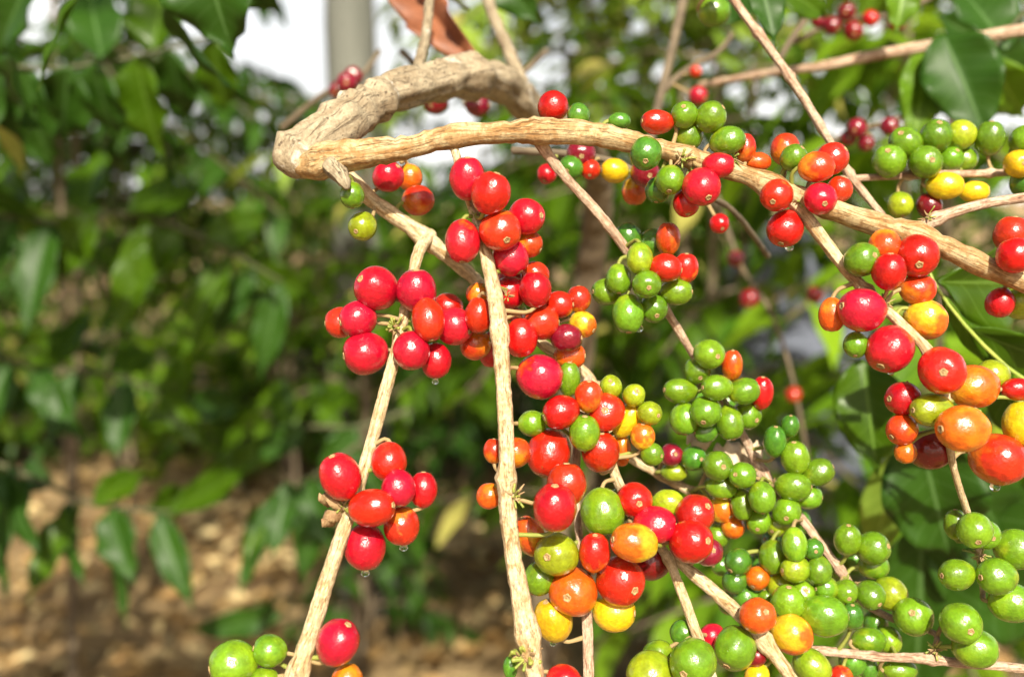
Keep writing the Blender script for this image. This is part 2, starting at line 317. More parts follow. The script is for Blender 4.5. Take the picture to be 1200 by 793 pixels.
twig('twig_axis', [(600, 176, 9, .46), (660, 180, 9, .455), (720, 190, 9, .45), (770, 215, 8, .445), (850, 240, 7, .47), (900, 300, 7, .52)], M_BUSHW, t7, 10)

# ------------------------------------------------------------------ cherries
def cherry_mesh(v):
    seg, rings = 36, 22; V = []; Fc = []
    rs = random.Random(v * 5 + 1)
    ph = rs.random() * 6
    for i in range(rings + 1):
        t = math.pi * i / rings; z = math.cos(t); r = math.sin(t)
        r = r ** .94
        if z > .9: z -= (z - .9) * .75 * (1 - (r / .45) ** 2 if r < .45 else 0)     # flattened, dimpled crown
        if z < 0: r *= 1 - .06 * z * z; z *= 1.03
        for j in range(seg):
            a = 2 * math.pi * j / seg
            k = 1 + .022 * math.cos(2 * a + ph) + .010 * math.cos(3 * a + 2 * ph)
            q = Vector((r * k * math.cos(a), r * k * math.sin(a), z))
            q *= 1 + .035 * noise.noise(q * 1.7 + Vector((v * 9, 0, 0)))
            V.append(q)
    for i in range(rings):
        for j in range(seg):
            a = i * seg + j; b = i * seg + (j + 1) % seg
            if i == 0: Fc.append((a, a + seg, b + seg))
            elif i == rings - 1: Fc.append((a, a + seg, b))
            else: Fc.append((a, a + seg, b + seg, b))
    return V, Fc
CMESH = {}
def get_cherry(code, v):
    k = (code, v)
    if k not in CMESH:
        V, Fc = cherry_mesh(v); me = mesh_from('coffee_cherry', V, Fc, CH[code][0])
        bm = bmesh.new(); bm.from_mesh(me); bmesh.ops.remove_doubles(bm, verts=bm.verts, dist=1e-5); bm.to_mesh(me); bm.free()
        me.polygons.foreach_set('use_smooth', [True] * len(me.polygons)); CMESH[k] = me
    return CMESH[k]
def calyx_mesh():
    V = []; Fc = []; seg = 18
    prof = [(.175, .0), (.165, .035), (.13, .05), (.10, .03), (.055, .0), (.03, .03), (.0, .045)]
    for i, (r, z) in enumerate(prof):
        for j in range(seg):
            a = 2 * math.pi * j / seg; w = 1 + .12 * math.sin(5 * a) * (i < 3) + .05 * math.sin(11 * a)
            V.append((r * w * math.cos(a), r * w * math.sin(a), z + .012 * math.sin(7 * a) * (i in (1, 2))))
    for i in range(len(prof) - 1):
        for j in range(seg): a = i * seg + j; b = i * seg + (j + 1) % seg; Fc.append((a, b, b + seg, a + seg))
    return mesh_from('calyx', V, Fc, M_CALYX)
CALYX = calyx_mesh()

# cluster: (phrase, (node px, py), node depth, front-to-back list)  '|' = the twig lies between
# cherry: x y r  |  x y rx ry  |  x y rx ry angle(deg, long axis from +x counterclockwise)
C = []
def cl(phrase, node, d, txt, stalk='g'): C.append((phrase, node, d, txt, stalk))
cl('in the trio behind the branch elbow', (470, 190), .425, 'Q 490 235 17.5; R 455 207 17 | O 480 208 14')
cl('hanging under the branch elbow', (404, 214), .40, 'G 413 229 13 14; L 425 265 15')
cl('in the bunch topping the middle twig', (560, 258), .383, 'R 575 226 22 24 70; Q 586 270 23; R 542 283 19.5 25; R 548 209 19.5 24; R 617 254 21 20 | R 598 302 20; Q 620 286 15')
cl('right beside the upper middle twig', (583, 345), .385, '| R 627 339 18 20; R 597 343 19; R 598 325 14; R 628 322 15')
cl('in the wide bunch left of mid twig', (475, 382), .392, 'R 502 375 19 25 100; R 441 338 24; R 488 340 22 24; R 428 414 24; R 482 411 20 22; R 419 374 21 20; R 532 382 21 | R 399 378 17; R 511 423 17 20; R 525 361 17')
cl('tucked just left of the middle twig', (585, 395), .395, 'R 561 370 16 20 | Q 557 404 17; R 575 410 14 20; Q 560 345 13')
cl('in the tight bunch right of mid twig', (615, 385), .40, 'R 610 396 19 22; R 635 378 19; D 664 396 18 16; R 655 357 17 15; R 678 350 14 15; M 683 380 15; O 668 417 18 15 | R 601 374 14; L 610 364 7')
cl('in the mixed bunch right of mid twig', (672, 480), .395, 'R 633 441 25; G 685 507 17 19; R 657 483 21 19 20; R 643 531 24 28 75; R 704 529 21 23; Q 709 483 23 22; G 624 496 15 14; G 667 444 12 19; Q 690 464 16 18 | O 729 527 10 19; Y 735 492 14 22 60; L 716 453 12; L 743 463 12; L 761 484 13; M 753 511 14 15; G 764 532 12')
cl('behind the lower middle twig', (596, 562), .378, '| Q 604 530 17 18; Q 579 528 12 14; O 573 581 14')
cl('in the pair right of the lower middle twig', (632, 590), .378, 'R 650 594 25 27; R 664 567 22 24')
cl('in the orange bunch over the brown twig', (676, 640), .39, 'O 672 693 27; Q 727 680 27; Q 697 647 18 22; L 652 649 23 | Y 720 717 24 21; Y 648 726 21 25 110; M 621 628 17 25 115; G 632 677 17 19 60')
cl('in the bunch above the forked pale twigs', (770, 640), .392, 'R 810 634 25 24; R 814 602 22; G 706 600 23 25; M 743 635 27 22 170; R 768 615 24 21; R 744 586 20 21 | B 726 592 15 18; L 783 589 17 14; D 762 658 22 20; D 830 646 16')
cl('in the lower bunch on the left twig', (412, 590), .378, 'R 436 595 27 21 10; R 428 641 23 26; R 471 616 20 22; R 399 558 23 27 110; R 467 572 19 21; R 456 541 20 22 | R 496 573 16 20')
cl('at the foot of the left hanging twig', (352, 790), .366, 'R 396 752 24 27 60; G 273 777 24; G 316 762 17; O 407 800 18 22; G 308 803 18')
cl('under the tip of the middle twig', (640, 790), .37, 'R 661 800 20; B 598 782 8 12')
cl('in the bunch on the thin slanting twig', (760, 325), .405, 'L 750 303 14 17; R 780 314 19 16 170; G 725 327 13 16; G 758 333 16 15; G 736 368 17 21 | Q 783 280 14 19; B 765 285 15; B 737 277 15 13 130; Q 804 314 14 17; G 766 361 15; G 793 342 17 14; G 711 342 16 14')
cl('in the round green bunch', (845, 462), .42, 'G 827 482 17 16; G 855 495 15 19 100; G 840 454 17 14; G 872 458 17 14 15; G 831 415 16 16; G 797 458 19 13 175; G 817 434 14 14 | Q 858 428 12 18; R 893 460 13 19; G 875 486 16 15; G 802 491 15 17; B 827 507 13 10')
cl('in the big green bunch at the twig knuckle', (892, 562), .422, 'G 932 536 15 18 100; G 930 570 19 15; G 893 583 14 17; G 870 557 14; G 922 599 16 15; B 908 517 12 17 | G 959 553 17 14 25; G 889 611 13; G 870 591 12 17; G 947 582 15 13; L 911 615 12; B 926 499 10 12')
cl('left of the pale twig knuckle', (820, 570), .43, 'G 841 546 16; G 846 570 17 13; B 813 537 13; M 846 596 16 15 | O 859 617 13; D 787 533 13; L 790 553 14 10; G 841 628 12')
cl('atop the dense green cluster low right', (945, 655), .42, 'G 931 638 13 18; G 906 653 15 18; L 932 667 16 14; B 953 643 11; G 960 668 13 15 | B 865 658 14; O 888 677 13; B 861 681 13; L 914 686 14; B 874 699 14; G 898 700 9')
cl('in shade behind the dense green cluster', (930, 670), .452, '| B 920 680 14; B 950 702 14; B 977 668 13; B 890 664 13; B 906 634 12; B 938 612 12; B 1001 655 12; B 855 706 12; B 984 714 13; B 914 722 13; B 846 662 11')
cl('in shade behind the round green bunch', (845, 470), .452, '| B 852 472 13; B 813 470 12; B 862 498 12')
cl('around the orange pair low right', (905, 735), .405, 'G 966 721 25 21; M 928 743 24 22 150; O 888 721 20; L 952 781 21 17 140 | G 923 706 17 19; G 940 695 14; G 968 689 13 12; G 991 693 13; B 998 722 12 14')
cl('in the bunch at the bottom edge', (832, 775), .395, 'G 812 775 24; G 861 759 22 23; L 762 790 24; G 771 768 16 | R 835 746 15; B 800 741 13; D 886 768 12; Y 887 792 14; R 780 815 14')
cl('at the thin slanting twig tip', (1005, 680), .42, 'G 1023 642 17; G 993 632 14 17; G 1020 697 16 15; G 1070 722 20 21 | G 1024 663 16 14; L 1043 695 18 17; B 1026 730 13')
cl('on the low pinkish twig', (1030, 768), .41, '| G 1018 750 18 14; G 1041 750 14; B 999 776 14; B 1018 783 10 13; G 1055 785 18 11; R 985 795 14')
cl('in the green bunch at the lower right edge', (1150, 665), .395, 'G 1168 675 21 19; G 1121 673 19 16; G 1142 621 18 19; G 1191 643 21; G 1186 706 23 20; G 1155 626 15 | G 1120 614 12 16')
cl('in the green pair over the low pinkish twig', (1110, 768), .40, 'G 1126 730 21 22; G 1143 759 23 20')
cl('around the middle of the side branch', (805, 185), .388, 'B 757 180 17; G 785 211 16 15; R 822 219 21; R 842 194 18 14 | R 770 143 19 14; G 807 160 15; G 833 137 17 16 35; G 802 135 14; G 853 165 19 15 10; R 804 238 15; Q 873 173 12 16; B 771 223 13; O 888 190 15 11')
cl('on the knob of the side branch', (640, 140), .392, '| R 648 125 17; B 678 135 12; B 726 142 12 9')
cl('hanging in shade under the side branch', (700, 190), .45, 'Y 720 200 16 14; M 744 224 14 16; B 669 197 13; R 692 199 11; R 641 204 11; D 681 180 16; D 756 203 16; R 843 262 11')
cl('in the bunch where the tan twig leaves', (940, 215), .388, 'R 961 233 18; Q 957 196 20 17; R 920 268 20; Q 910 229 18 19 | G 930 185 14; R 975 186 18; R 984 222 14; Q 920 175 16 18')
cl('in the upper right green row', (1070, 205), .44, 'G 1061 168 17; G 1097 160 17; G 1042 189 17; G 1085 190 17; Y 1108 218 20 15; Y 1142 225 16 12 | L 1126 158 15; G 1114 187 13; G 1130 187 13; L 1055 240 13; D 1089 241 14')
cl('near the right end of the upper right row', (1180, 205), .44, 'Y 1194 192 16; G 1160 162 15 18; G 1201 164 15; B 1200 215 14')
cl('in the big bunch on the upper tan twig', (1035, 348), .378, 'R 1010 363 27 24 170; R 1042 409 26; R 1074 300 24; R 1042 318 19 21; G 1010 304 18 19 | Q 1076 339 20 17; M 1085 374 24 22 150; O 975 369 15 19; Q 1037 288 18; G 1003 404 13')
cl('at the upper right edge', (1205, 320), .385, 'R 1186 275 21 20; R 1190 299 20 | R 1172 355 16; L 1197 354 18')
cl('in the large orange bunch at the right edge', (1105, 470), .378, 'O 1128 502 30 26; Q 1104 434 26 27; O 1141 453 28 24; L 1092 480 24 17; R 1058 467 19; Q 1057 503 18 17 | D 1090 527 24 22; Q 1170 538 29 31 70; Y 1197 497 20 25; R 1192 456 18 13; O 1061 530 12; L 1162 440 17')
cl('blurred, under the arching limb', (540, 110), .60, 'D 511 120 14; D 560 124 14 13', 'b')
cl('blurred, above the left side of the arching limb', (420, 105), .72, 'D 407 97 12; D 414 90 11; D 396 106 10', 'b')
cl('near the top edge beside the reddish twig', (855, 5), .50, 'G 837 14 17 15', 'g')
cl('blurred, behind the reddish knotted twig', (1020, 160), .62, 'D 1004 150 11; D 1015 168 9; D 1042 148 10; D 994 162 9', 'b')
cl('blurred, near the top edge at the right', (990, 20), .72, 'D 975 30 10; D 1000 36 11; R 1020 22 9; D 992 14 10; R 1052 26 9; D 960 24 9', 'b')
cl('blurred, behind the left of the reddish twig', (818, 100), .66, 'R 815 84 7; R 818 112 10', 'b')
cl('blurred, between the two right bunches', (870, 320), .85, 'D 862 303 9; D 878 350 11; R 930 462 9; D 955 345 9', 'b')

# bring the far bunches' own twigs in (they need something to hang from)
def holder(label, pts, mat=M_BUSHW):
    r = empty('coffee_twig', at(pts[0][0], pts[0][1], pts[0][3]), label, 'twig')
    twig('twig_axis', pts, mat, r, 8); return r
holder('blurred dark twig crossing under the arching limb', [(470, 60, 8, .62), (520, 105, 7, .61), (560, 112, 7, .61), (600, 95, 8, .64), (640, 60, 8, .7)])
holder('faint brown twig between the leaves behind the elbow', [(330, 150, 8, .74), (380, 110, 7, .73), (420, 92, 6, .73), (445, 60, 6, .75)])
holder('blurred twig with dark cherries behind the green row', [(930, 200, 7, .63), (990, 158, 7, .63), (1045, 142, 7, .63), (1110, 110, 8, .66)])
holder('blurred twig with dark cherries at the top right', [(930, 50, 7, .74), (985, 24, 7, .73), (1050, 16, 7, .73), (1120, -20, 8, .74)])
holder('blurred twig in the gap between the right bunches', [(840, 230, 6, .87), (868, 310, 5, .86), (905, 370, 5, .86), (930, 450, 5, .86), (950, 560, 5, .88)])

def frame_from(axis, d_hint):
    z = axis.normalized(); x = z.orthogonal().normalized()
    a = rnd.random() * 6.28; x = Matrix.Rotation(a, 3, z) @ x; y = z.cross(x)
    m = Matrix((x, y, z)).transposed(); return m
ORD = ['', 'second', 'third', 'fourth', 'fifth', 'sixth', 'seventh', 'eighth', 'ninth', 'tenth', 'eleventh', 'twelfth']
PLACED = []        # (pos, r)
ALL = []
def parse(txt):
    parts = txt.split('|'); fr = []; bk = []
    for lst, s in ((fr, parts[0]), (bk, parts[1] if len(parts) > 1 else '')):
        for e in s.split(';'):
            e = e.split()
            if not e: continue
            f = [float(v) for v in e[1:]]
            if len(f) == 3: f.append(f[2])
            lst.append((e[0], f))
    return fr, bk
def collide(p, r, slack=.83):
    for q, s in PLACED:
        if (p - q).length < (r + s) * slack: return True
    return False
def collide_t(p, r):
    for q, s in TW:
        if (p - q).length < (r * .93 + s): return True
    return False
clusters = sorted(C, key=lambda c: c[2])
for ci, (phrase, node, d0, txt, stalk) in enumerate(clusters):
    fr, bk = parse(txt)
    items = [(c, f, -1) for c, f in reversed(fr)] + [(c, f, 1) for c, f in bk]
    nodep = at(node[0], node[1], d0)
    mem = []
    for code, f, side in items:
        px, py, rx, ry = f[:4]; kk = 1.13 if code in 'GBL' else 1.06; rm = math.sqrt(rx * ry) * kk
        rho = math.hypot(px - node[0], py - node[1]); RR = 34
        off = math.sqrt(max(0, RR * RR - rho * rho)) / F * d0
        d = d0 + side * off * .8 + (side > 0) * .001
        lim = .030
        for _ in range(90):
            p = at(px, py, d); r = rm * d / F
            if not collide(p, r) and not collide_t(p, r): break
            d += side * .0006
            if abs(d - d0) > lim + .02: break
        p = at(px, py, d); r = rm * d / F
        PLACED.append((p, r)); mem.append([code, f, p, r, d, phrase, stalk, nodep])
    # labels: colour, then place within the bunch
    bycol = {}
    for m_ in mem: bycol.setdefault(m_[0], []).append(m_)
    for code, L in bycol.items():
        cn = CH[code][1]; n = len(L)
        if n == 1: L[0].append('the only %s cherry %s' % (cn, phrase)); continue
        left = list(L); got = {}
        def take(m_, s): got[id(m_)] = s; left.remove(m_)
        X = lambda m_: m_[1][0]
        Yk = lambda m_: m_[1][1]
        if n == 2:
            a, b = L
            if abs(Yk(a) - Yk(b)) > abs(X(a) - X(b)):
                L2 = sorted(L, key=Yk); take(L2[0], 'upper %s cherry' % cn); take(L2[1], 'lower %s cherry' % cn)
            else:
                L2 = sorted(L, key=X); take(L2[0], 'left-hand %s cherry' % cn); take(L2[1], 'right-hand %s cherry' % cn)
        else:
            take(min(left, key=Yk), 'topmost %s cherry' % cn); take(max(left, key=Yk), 'lowest %s cherry' % cn)
            if left and n > 3:
                m_ = min(left, key=X)
                if m_ is min(L, key=X): take(m_, 'leftmost %s cherry' % cn)
            if left and n > 3:
                m_ = max(left, key=X)
                if m_ is max(L, key=X): take(m_, 'rightmost %s cherry' % cn)
            if len(left) == 1 and n == 3: take(left[0], 'middle-height %s cherry' % cn)
            for m_ in list(left):
                ys = sorted(L, key=Yk); k = ys.index(m_)
                if k < n / 2: take(m_, '%s %s cherry from the top' % (ORD[k], cn))
                else: take(m_, '%s %s cherry from the bottom' % (ORD[n - 1 - k], cn))
        for m_ in L: m_.append(got[id(m_)] + ' ' + phrase)
    ALL += mem
labs = [m_[8] for m_ in ALL]
assert len(set(labs)) == len(labs)
for l in labs:
    if len(l.split()) > 16: print('LONG', len(l.split()), l)
print('cherries', len(ALL))

for i, (code, f, p, r, d, phrase, stalk, nodep, label) in enumerate(ALL):
    rx, ry = f[2], f[3]
    out2 = proj(p) - proj(nodep); outd = p - nodep
    near = [s for s in TW if (s[0] - p).length < .024]
    foot = nodep
    if near:
        w = [((s[0] - p).length + .25 * (s[0] - nodep).length, s) for s in near]; foot = min(w, key=lambda q: q[0])[1][0]
    outd = p - foot
    kk = 1.13 if code in 'GBL' else 1.06; a = min(rx, ry) * d / F * kk; c = max(rx, ry) * d / F * kk
    if max(rx, ry) / min(rx, ry) > 1.07:
        ang = R(f[4]) if len(f) > 4 else (R(90) if ry > rx else 0)
        ax = RIGHT * math.cos(ang) + UP * math.sin(ang)
        if ax.dot(outd) < 0: ax = -ax
        ax = (ax - VIEW * .25 * (1 if outd.dot(VIEW) < 0 else -.2)).normalized()
    else:
        ax = outd.normalized() * .8 + Vector((0, 0, -.25)) - VIEW * .3 + Vector((rnd.uniform(-.3, .3), rnd.uniform(-.3, .1), rnd.uniform(-.3, .3)))
        ax.normalize(); c = a * 1.05
    m3 = frame_from(ax, d)
    M = Matrix.Translation(p) @ m3.to_4x4() @ Matrix.Diagonal((a, a, c, 1))
    o = bpy.data.objects.new('coffee_cherry', get_cherry('Z' if code == 'R' and i % 7 == 1 else 'V' if code == 'G' and i % 3 == 1 else code, i % 4)); link(o)
    o.matrix_world = M
    tag(o, label, 'cherry', 'coffee cherries ' + phrase)
    ca = bpy.data.objects.new('calyx', CALYX); link(ca, o); ca.location = (0, 0, .925); 
    # stalk from the base of the fruit to the twig
    b0 = p - ax * c * .97; Mi = M.inverted()
    foot = min(near, key=lambda s: (s[0] - b0).length + .15 * (s[0] - nodep).length)[0] if near else foot
    mid = b0 - ax * min(.0025, (foot - b0).length * .3)
    P = [(p - ax * c * .88, .0011), (b0, .0009), (mid.lerp(foot, .25), .0008), (foot, .0010)]
    if (foot - b0).length < .045:
        S = catmull(P, .0012)
        V, Fc, UV = tube_data(S, 7, .1, .1, i)
        me = mesh_from('stalk', [Mi @ v for v in V], Fc, M_STALK if stalk == 'g' and i % 2 else M_STALKB, UV)
        st = bpy.data.objects.new('stalk', me); link(st, o)

# ------------------------------------------------------------------ tufts of dried bracts and green buds at the nodes
def RL(o):
    while o.parent: o = o.parent
    return Vector(o.location)
def tuft(px, py, d, parent, n=14, size=.006, mats=(M_STALK, M_BRACT), up=0):
    c = at(px, py, d)
    best = min(TWO, key=lambda q: (q[0] - c).length); parent = best[1]; c = c.lerp(best[0], .5)
    for mi, m in enumerate(mats):
        V = []; Fc = []; UV = []
        for k in range(n):
            dr = Vector((rnd.gauss(0, 1), rnd.gauss(-.3, .8), rnd.gauss(up, 1))).normalized()
            L = size * rnd.uniform(.15, .55); w = size * rnd.uniform(.07, .15)
            s0 = c + dr * size * .2
            bend = Vector((rnd.gauss(0, 1), rnd.gauss(0, 1), rnd.gauss(0, 1))) * L * .2
            S = catmull([(s0, w * .5), (s0 + dr * L * .5 + bend, w * .6), (s0 + dr * L + bend * 2, w * (.75 if mi == 0 else .15))], size * .2)
            tube_data(S, 6, .3, .3, k, (), 1, V, Fc, UV)
        me = mesh_from('tuft', V, Fc, m, UV); me.transform(Matrix.Translation(-RL(parent))); link(bpy.data.objects.new('flower_remnant' if mi else 'bud_cluster', me), parent)
for (x, y, d, n, s) in [(455, 380, .388, 14, .006), (392, 592, .370, 10, .006), (612, 580, .366, 14, .006), (618, 772, .362, 16, .008), (600, 770, .362, 8, .007),
                        (553, 252, .380, 8, .005), (1150, 655, .398, 12, .006), (862, 172, .385, 9, .005), (800, 190, .380, 12, .006), (1040, 352, .372, 12, .005),
                        (816, 580, .438, 16, .006), (1168, 470, .375, 12, .006), (690, 520, .405, 8, .005), (905, 565, .425, 12, .006), (1098, 762, .402, 16, .006),
                        (938, 232, .384, 12, .005), (990, 690, .42, 10, .006), (610, 345, .382, 8, .004), (770, 322, .40, 8, .005), (1088, 248, .388, 10, .005)]:
    tuft(x, y, d, root, n, s)
# cup-like dried bract hanging by the low left bunch
def bract(px, py, d, ang, L=.016, w=.006):
    V = []; Fc = []; UV = []; c = at(px, py, d)
    ax = RIGHT * math.cos(R(ang)) + UP * math.sin(R(ang)); sd = ax.cross(VIEW)
    nu, nv = 8, 5
    for i in range(nu + 1):
        t = i / nu
        for j in range(-nv, nv + 1):
            s = j / nv; ww = w * math.sin(math.pi * (t * .85 + .1)) ** .7
            V.append(c + ax * L * t + sd * ww * s + VIEW * (.004 * s * s - .003 * t * t) + UP * .0012 * math.sin(9 * t + 5 * s)); UV.append((.5 + s / 2, t))
    for i in range(nu):
        for j in range(2 * nv): a = i * (2 * nv + 1) + j; Fc.append((a, a + 1, a + 2 * nv + 2, a + 2 * nv + 1))
    me = mesh_from('bract', V, Fc, M_BRACT, UV); o = obj('bract', me, root)
    s = o.modifiers.new('s', 'SOLIDIFY'); s.thickness = .0004
bract(402, 596, .37, 150, .010, .0022); bract(398, 602, .37, 205, .007, .0025)
M_BRACT = flat_mat('bract_pale', (.40, .30, .18), (.66, .55, .40), 200, .8)
bract(838, 500, .44, 215, .014, .006); bract(850, 520, .445, 290, .012, .007); bract(885, 518, .445, 260, .013, .005); bract(865, 530, .45, 240, .014, .008)

# ------------------------------------------------------------------ water drops
mw, nt, b = newmat('water'); b.inputs['Base Color'].default_value = (1, 1, 1, 1); b.inputs['Roughness'].default_value = .0
b.inputs['Transmission Weight'].default_value = 1; b.inputs['IOR'].default_value = 1.33
def drop(cx, cy, px, py, r, label):
    hit = min(ALL, key=lambda m_: math.hypot(m_[1][0] - cx, m_[1][1] - cy)); d = hit[4]
    p = at(px, py, d); rr = r * d / F
    V = []; Fc = []; seg, rings = 16, 12
    for i in range(rings + 1):
        t = math.pi * i / rings
        for j in range(seg):
            a = 2 * math.pi * j / seg; z = math.cos(t); k = math.sin(t) * (1 - .35 * max(0, z))
            V.append(p + Vector((rr * k * math.cos(a), rr * k * math.sin(a), rr * z * (1.35 if z > 0 else .95))))
    for i in range(rings):
        for j in range(seg): q = i * seg + j; s = i * seg + (j + 1) % seg; Fc.append((q, q + seg, s + seg, s))
    o = obj('water_drop', mesh_from('water_drop', V, Fc, mw), None, p); tag(o, label, 'water drop', 'water drops under the cherries')
drop(428, 641, 428, 671, 5, 'clear water drop under the lowest cherry of the low left red bunch')
drop(471, 616, 473, 641, 5, 'clear water drop under the right side of the low left red bunch')
drop(920, 268, 925, 290, 5, 'clear water drop under the lone red cherry left of the tan twig')
drop(736, 368, 749, 385, 5, 'clear water drop under the green cherry of the thin slanting twig')
drop(511, 423, 510, 447, 4, 'small water drop under the wide red bunch left of the middle twig')
drop(648, 726, 648, 753, 4, 'small water drop under the lower left yellow cherry')
drop(1170, 538, 1166, 570, 6, 'clear water drop under the large orange-red cherry at the right edge')
drop(1042, 409, 1044, 436, 4, 'small water drop under the round red cherry on the upper tan twig')
drop(1058, 467, 1063, 450, 3, 'tiny water drop on top of the left cherry in the orange bunch')

# ------------------------------------------------------------------ leaves
def leaf_geo(base, dirv, nrm, L, W, V, Fc, UV, curl=.25, fold=.25, wav=.06, nu=9, nv=2, pet=.08, seed=0):
    """leaf blade as a folded, curled, wavy sheet appended to V/Fc/UV"""
    d = dirv.normalized(); s = d.cross(nrm).normalized(); n = s.cross(d).normalized()
    b0 = len(V); w = 2 * nv + 1
    for i in range(nu + 1):
        t = i / nu
        prof = max(0.0, math.sin(math.pi * min(1, t * 1.02) ** .85)) ** .9 * (1 - .25 * t)
        if t > .86: prof = max(prof * .5, .10 * (1 - t) / .14)
        if i == 0: prof = .03
        ctr = base + d * (L * (pet + t * (1 - .06 * curl))) - n * (curl * L * t * t * .8)
        for j in range(-nv, nv + 1):
            q = j / nv
            h = fold * W * abs(q) * prof + wav * W * math.sin(t * 17 + seed + q) * abs(q) ** 2
            V.append(ctr + s * (W * .5 * q * prof) + n * h); UV.append((.5 + q / 2, t))
    for i in range(nu):
        for j in range(w - 1): a = b0 + i * w + j; Fc.append((a, a + 1, a + w + 1, a + w))
def big_leaf(name, parent, bx, by, bd, tx, ty, td, wpx, mat, tilt=0, curl=.2, fold=.2, wav=.07, label=None):
    B = at(bx, by, bd); T = at(tx, ty, td); L = (T - B).length; W = wpx * (bd + td) / 2 / F
    nrm = -VIEW; dv = (T - B).normalized(); nrm = Matrix.Rotation(R(tilt), 3, dv) @ nrm
    V = []; Fc = []; UV = []
    leaf_geo(B, dv, nrm, L, W, V, Fc, UV, curl, fold, wav, 22, 5, 0, bx)
    me = mesh_from(name, V, Fc, mat, UV); o = obj(name, me, parent)
    sm = o.modifiers.new('s', 'SOLIDIFY'); sm.thickness = .0005
    if label: o['label'] = label
    return o
M_SHOOT = flat_mat('shoot_bark', (.035, .045, .015), (.08, .08, .03), 90, .7)
def shoot(name, pts, label, cat, leaves, mat=M_SHOOT, group=None):
    r = empty(name, at(pts[0][0], pts[0][1], pts[0][3]), label, cat, group)
    P = [(at(x, y, d), w * .36 * d / F) for x, y, w, d in pts]
    V, Fc, UV = tube_data(catmull(P, .01), 8, .1, .05, 1)
    obj('branch_axis', mesh_from('axis', V, Fc, mat, UV), r)
    for l in leaves: big_leaf('leaf', r, *l[:7], l[7], *l[8:])
    return r
M_RUST = flat_mat('leaf_rust', (.10, .03, .012), (.26, .09, .035), 60, .6)
# right-hand near leaves
shoot('leafy_shoot', [(1240, 470, 6, .45), (1180, 430, 6, .45), (1130, 380, 6, .45), (1100, 340, 5, .45), (1090, 320, 4, .45)], 'green shoot with narrow leaves below the side branch at the right edge', 'shoot', [
    (1135, 385, .45, 1330, 470, .5, 70, M_LEAF, 40), (1160, 415, .455, 1215, 560, .5, 55, M_LEAF, 50), (1105, 345, .45, 1180, 470, .47, 26, M_LEAFB, 60), (1100, 330, .46, 1280, 335, .55, 120, M_LEAF, 15),
    (1130, 390, .47, 1060, 330, .56, 60, M_LEAF, 10)], M_GREENST)
shoot('leafy_shoot', [(1130, 480, 6, .56), (1080, 500, 6, .57), (1040, 470, 5, .58), (1020, 440, 4, .58)], 'mottled green leaves behind the orange bunch at the right', 'shoot', [
    (1010, 420, .56, 1030, 560, .55, 90, M_LEAF, 15), (1075, 500, .56, 1120, 680, .58, 130, M_LEAFD, 20), (1090, 520, .6, 1210, 640, .66, 130, M_LEAFD, -10), (1060, 520, .62, 1010, 680, .66, 60, M_LEAFY, 30),
    (1100, 540, .66, 1250, 800, .7, 170, M_LEAFD, 10), (1080, 600, .66, 1080, 860, .7, 150, M_LEAFD, 10)])
shoot('leafy_shoot', [(1230, -20, 7, .66), (1160, 60, 7, .64), (1120, 100, 6, .63), (1098, 120, 5, .63)], 'dark wavy leaf and bright leaves hanging at the upper right', 'shoot', [
    (1105, 40, .62, 1160, 160, .6, 100, M_LEAFD, 20, .3), (1085, 60, .63, 1075, 165, .62, 62, M_LEAFB, 10), (1160, 70, .66, 1210, 150, .7, 60, M_LEAFB, 30), (1180, 60, .66, 1120, -40, .7, 80, M_LEAFD, 0),
    (1060, -20, .6, 1052, 38, .6, 44, M_LEAFB, 5), (1130, 100, .7, 1040, 130, .72, 60, M_LEAFD, 20), (1100, 20, .75, 1240, 100, .8, 90, M_LEAFD, 10)])
shoot('leafy_shoot', [(930, -40, 5, .5), (905, -10, 5, .5), (890, 5, 4, .5)], 'blue-green leaf tip hanging at the top edge beside the reddish twig', 'shoot', [
    (888, -30, .50, 912, 48, .49, 48, M_LEAFD, 0), (905, -20, .6, 980, 20, .62, 50, M_LEAF, 0), (900, -30, .7, 820, 30, .72, 70, M_LEAFD, 10)])
shoot('leafy_shoot', [(120, -60, 8, .60), (200, -10, 8, .60), (240, -30, 7, .58)], 'large blue-green leaf with pointed tip hanging from the top edge', 'shoot', [
    (230, -90, .55, 268, 72, .58, 130, M_LEAFD, 10, .15), (190, -10, .62, 260, 130, .72, 50, M_LEAFD, 50), (260, -60, .62, 330, 30, .66, 60, M_LEAFD, 30)])
shoot('leafy_shoot', [(150, -60, 6, .62), (110, -20, 6, .62), (85, -5, 5, .62)], 'narrow folded green leaf pointing down at the top left', 'shoot', [
    (108, -30, .62, 30, 100, .60, 42, M_LEAF, 55, .1), (60, -60, .75, -30, 70, .8, 90, M_LEAFD, 10), (20, 70, .75, 20, 160, .85, 80, M_LEAFD, 10)])
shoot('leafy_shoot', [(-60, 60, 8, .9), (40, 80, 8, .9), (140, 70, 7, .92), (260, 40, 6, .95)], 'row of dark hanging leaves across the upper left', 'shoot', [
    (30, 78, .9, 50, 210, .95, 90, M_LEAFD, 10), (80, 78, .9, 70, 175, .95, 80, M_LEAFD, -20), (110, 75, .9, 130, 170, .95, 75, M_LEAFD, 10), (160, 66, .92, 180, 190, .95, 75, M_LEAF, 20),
    (200, 60, .92, 215, 150, .98, 60, M_LEAFD, 0), (250, 45, .95, 262, 140, 1.0, 55, M_LEAF, 0), (120, 70, .9, 100, -30, .95, 70, M_LEAFD, 20), (180, 60, .95, 190, -30, .98, 80, M_LEAF, 0), (0, 70, .9, -60, 200, .92, 80, M_LEAFD)])
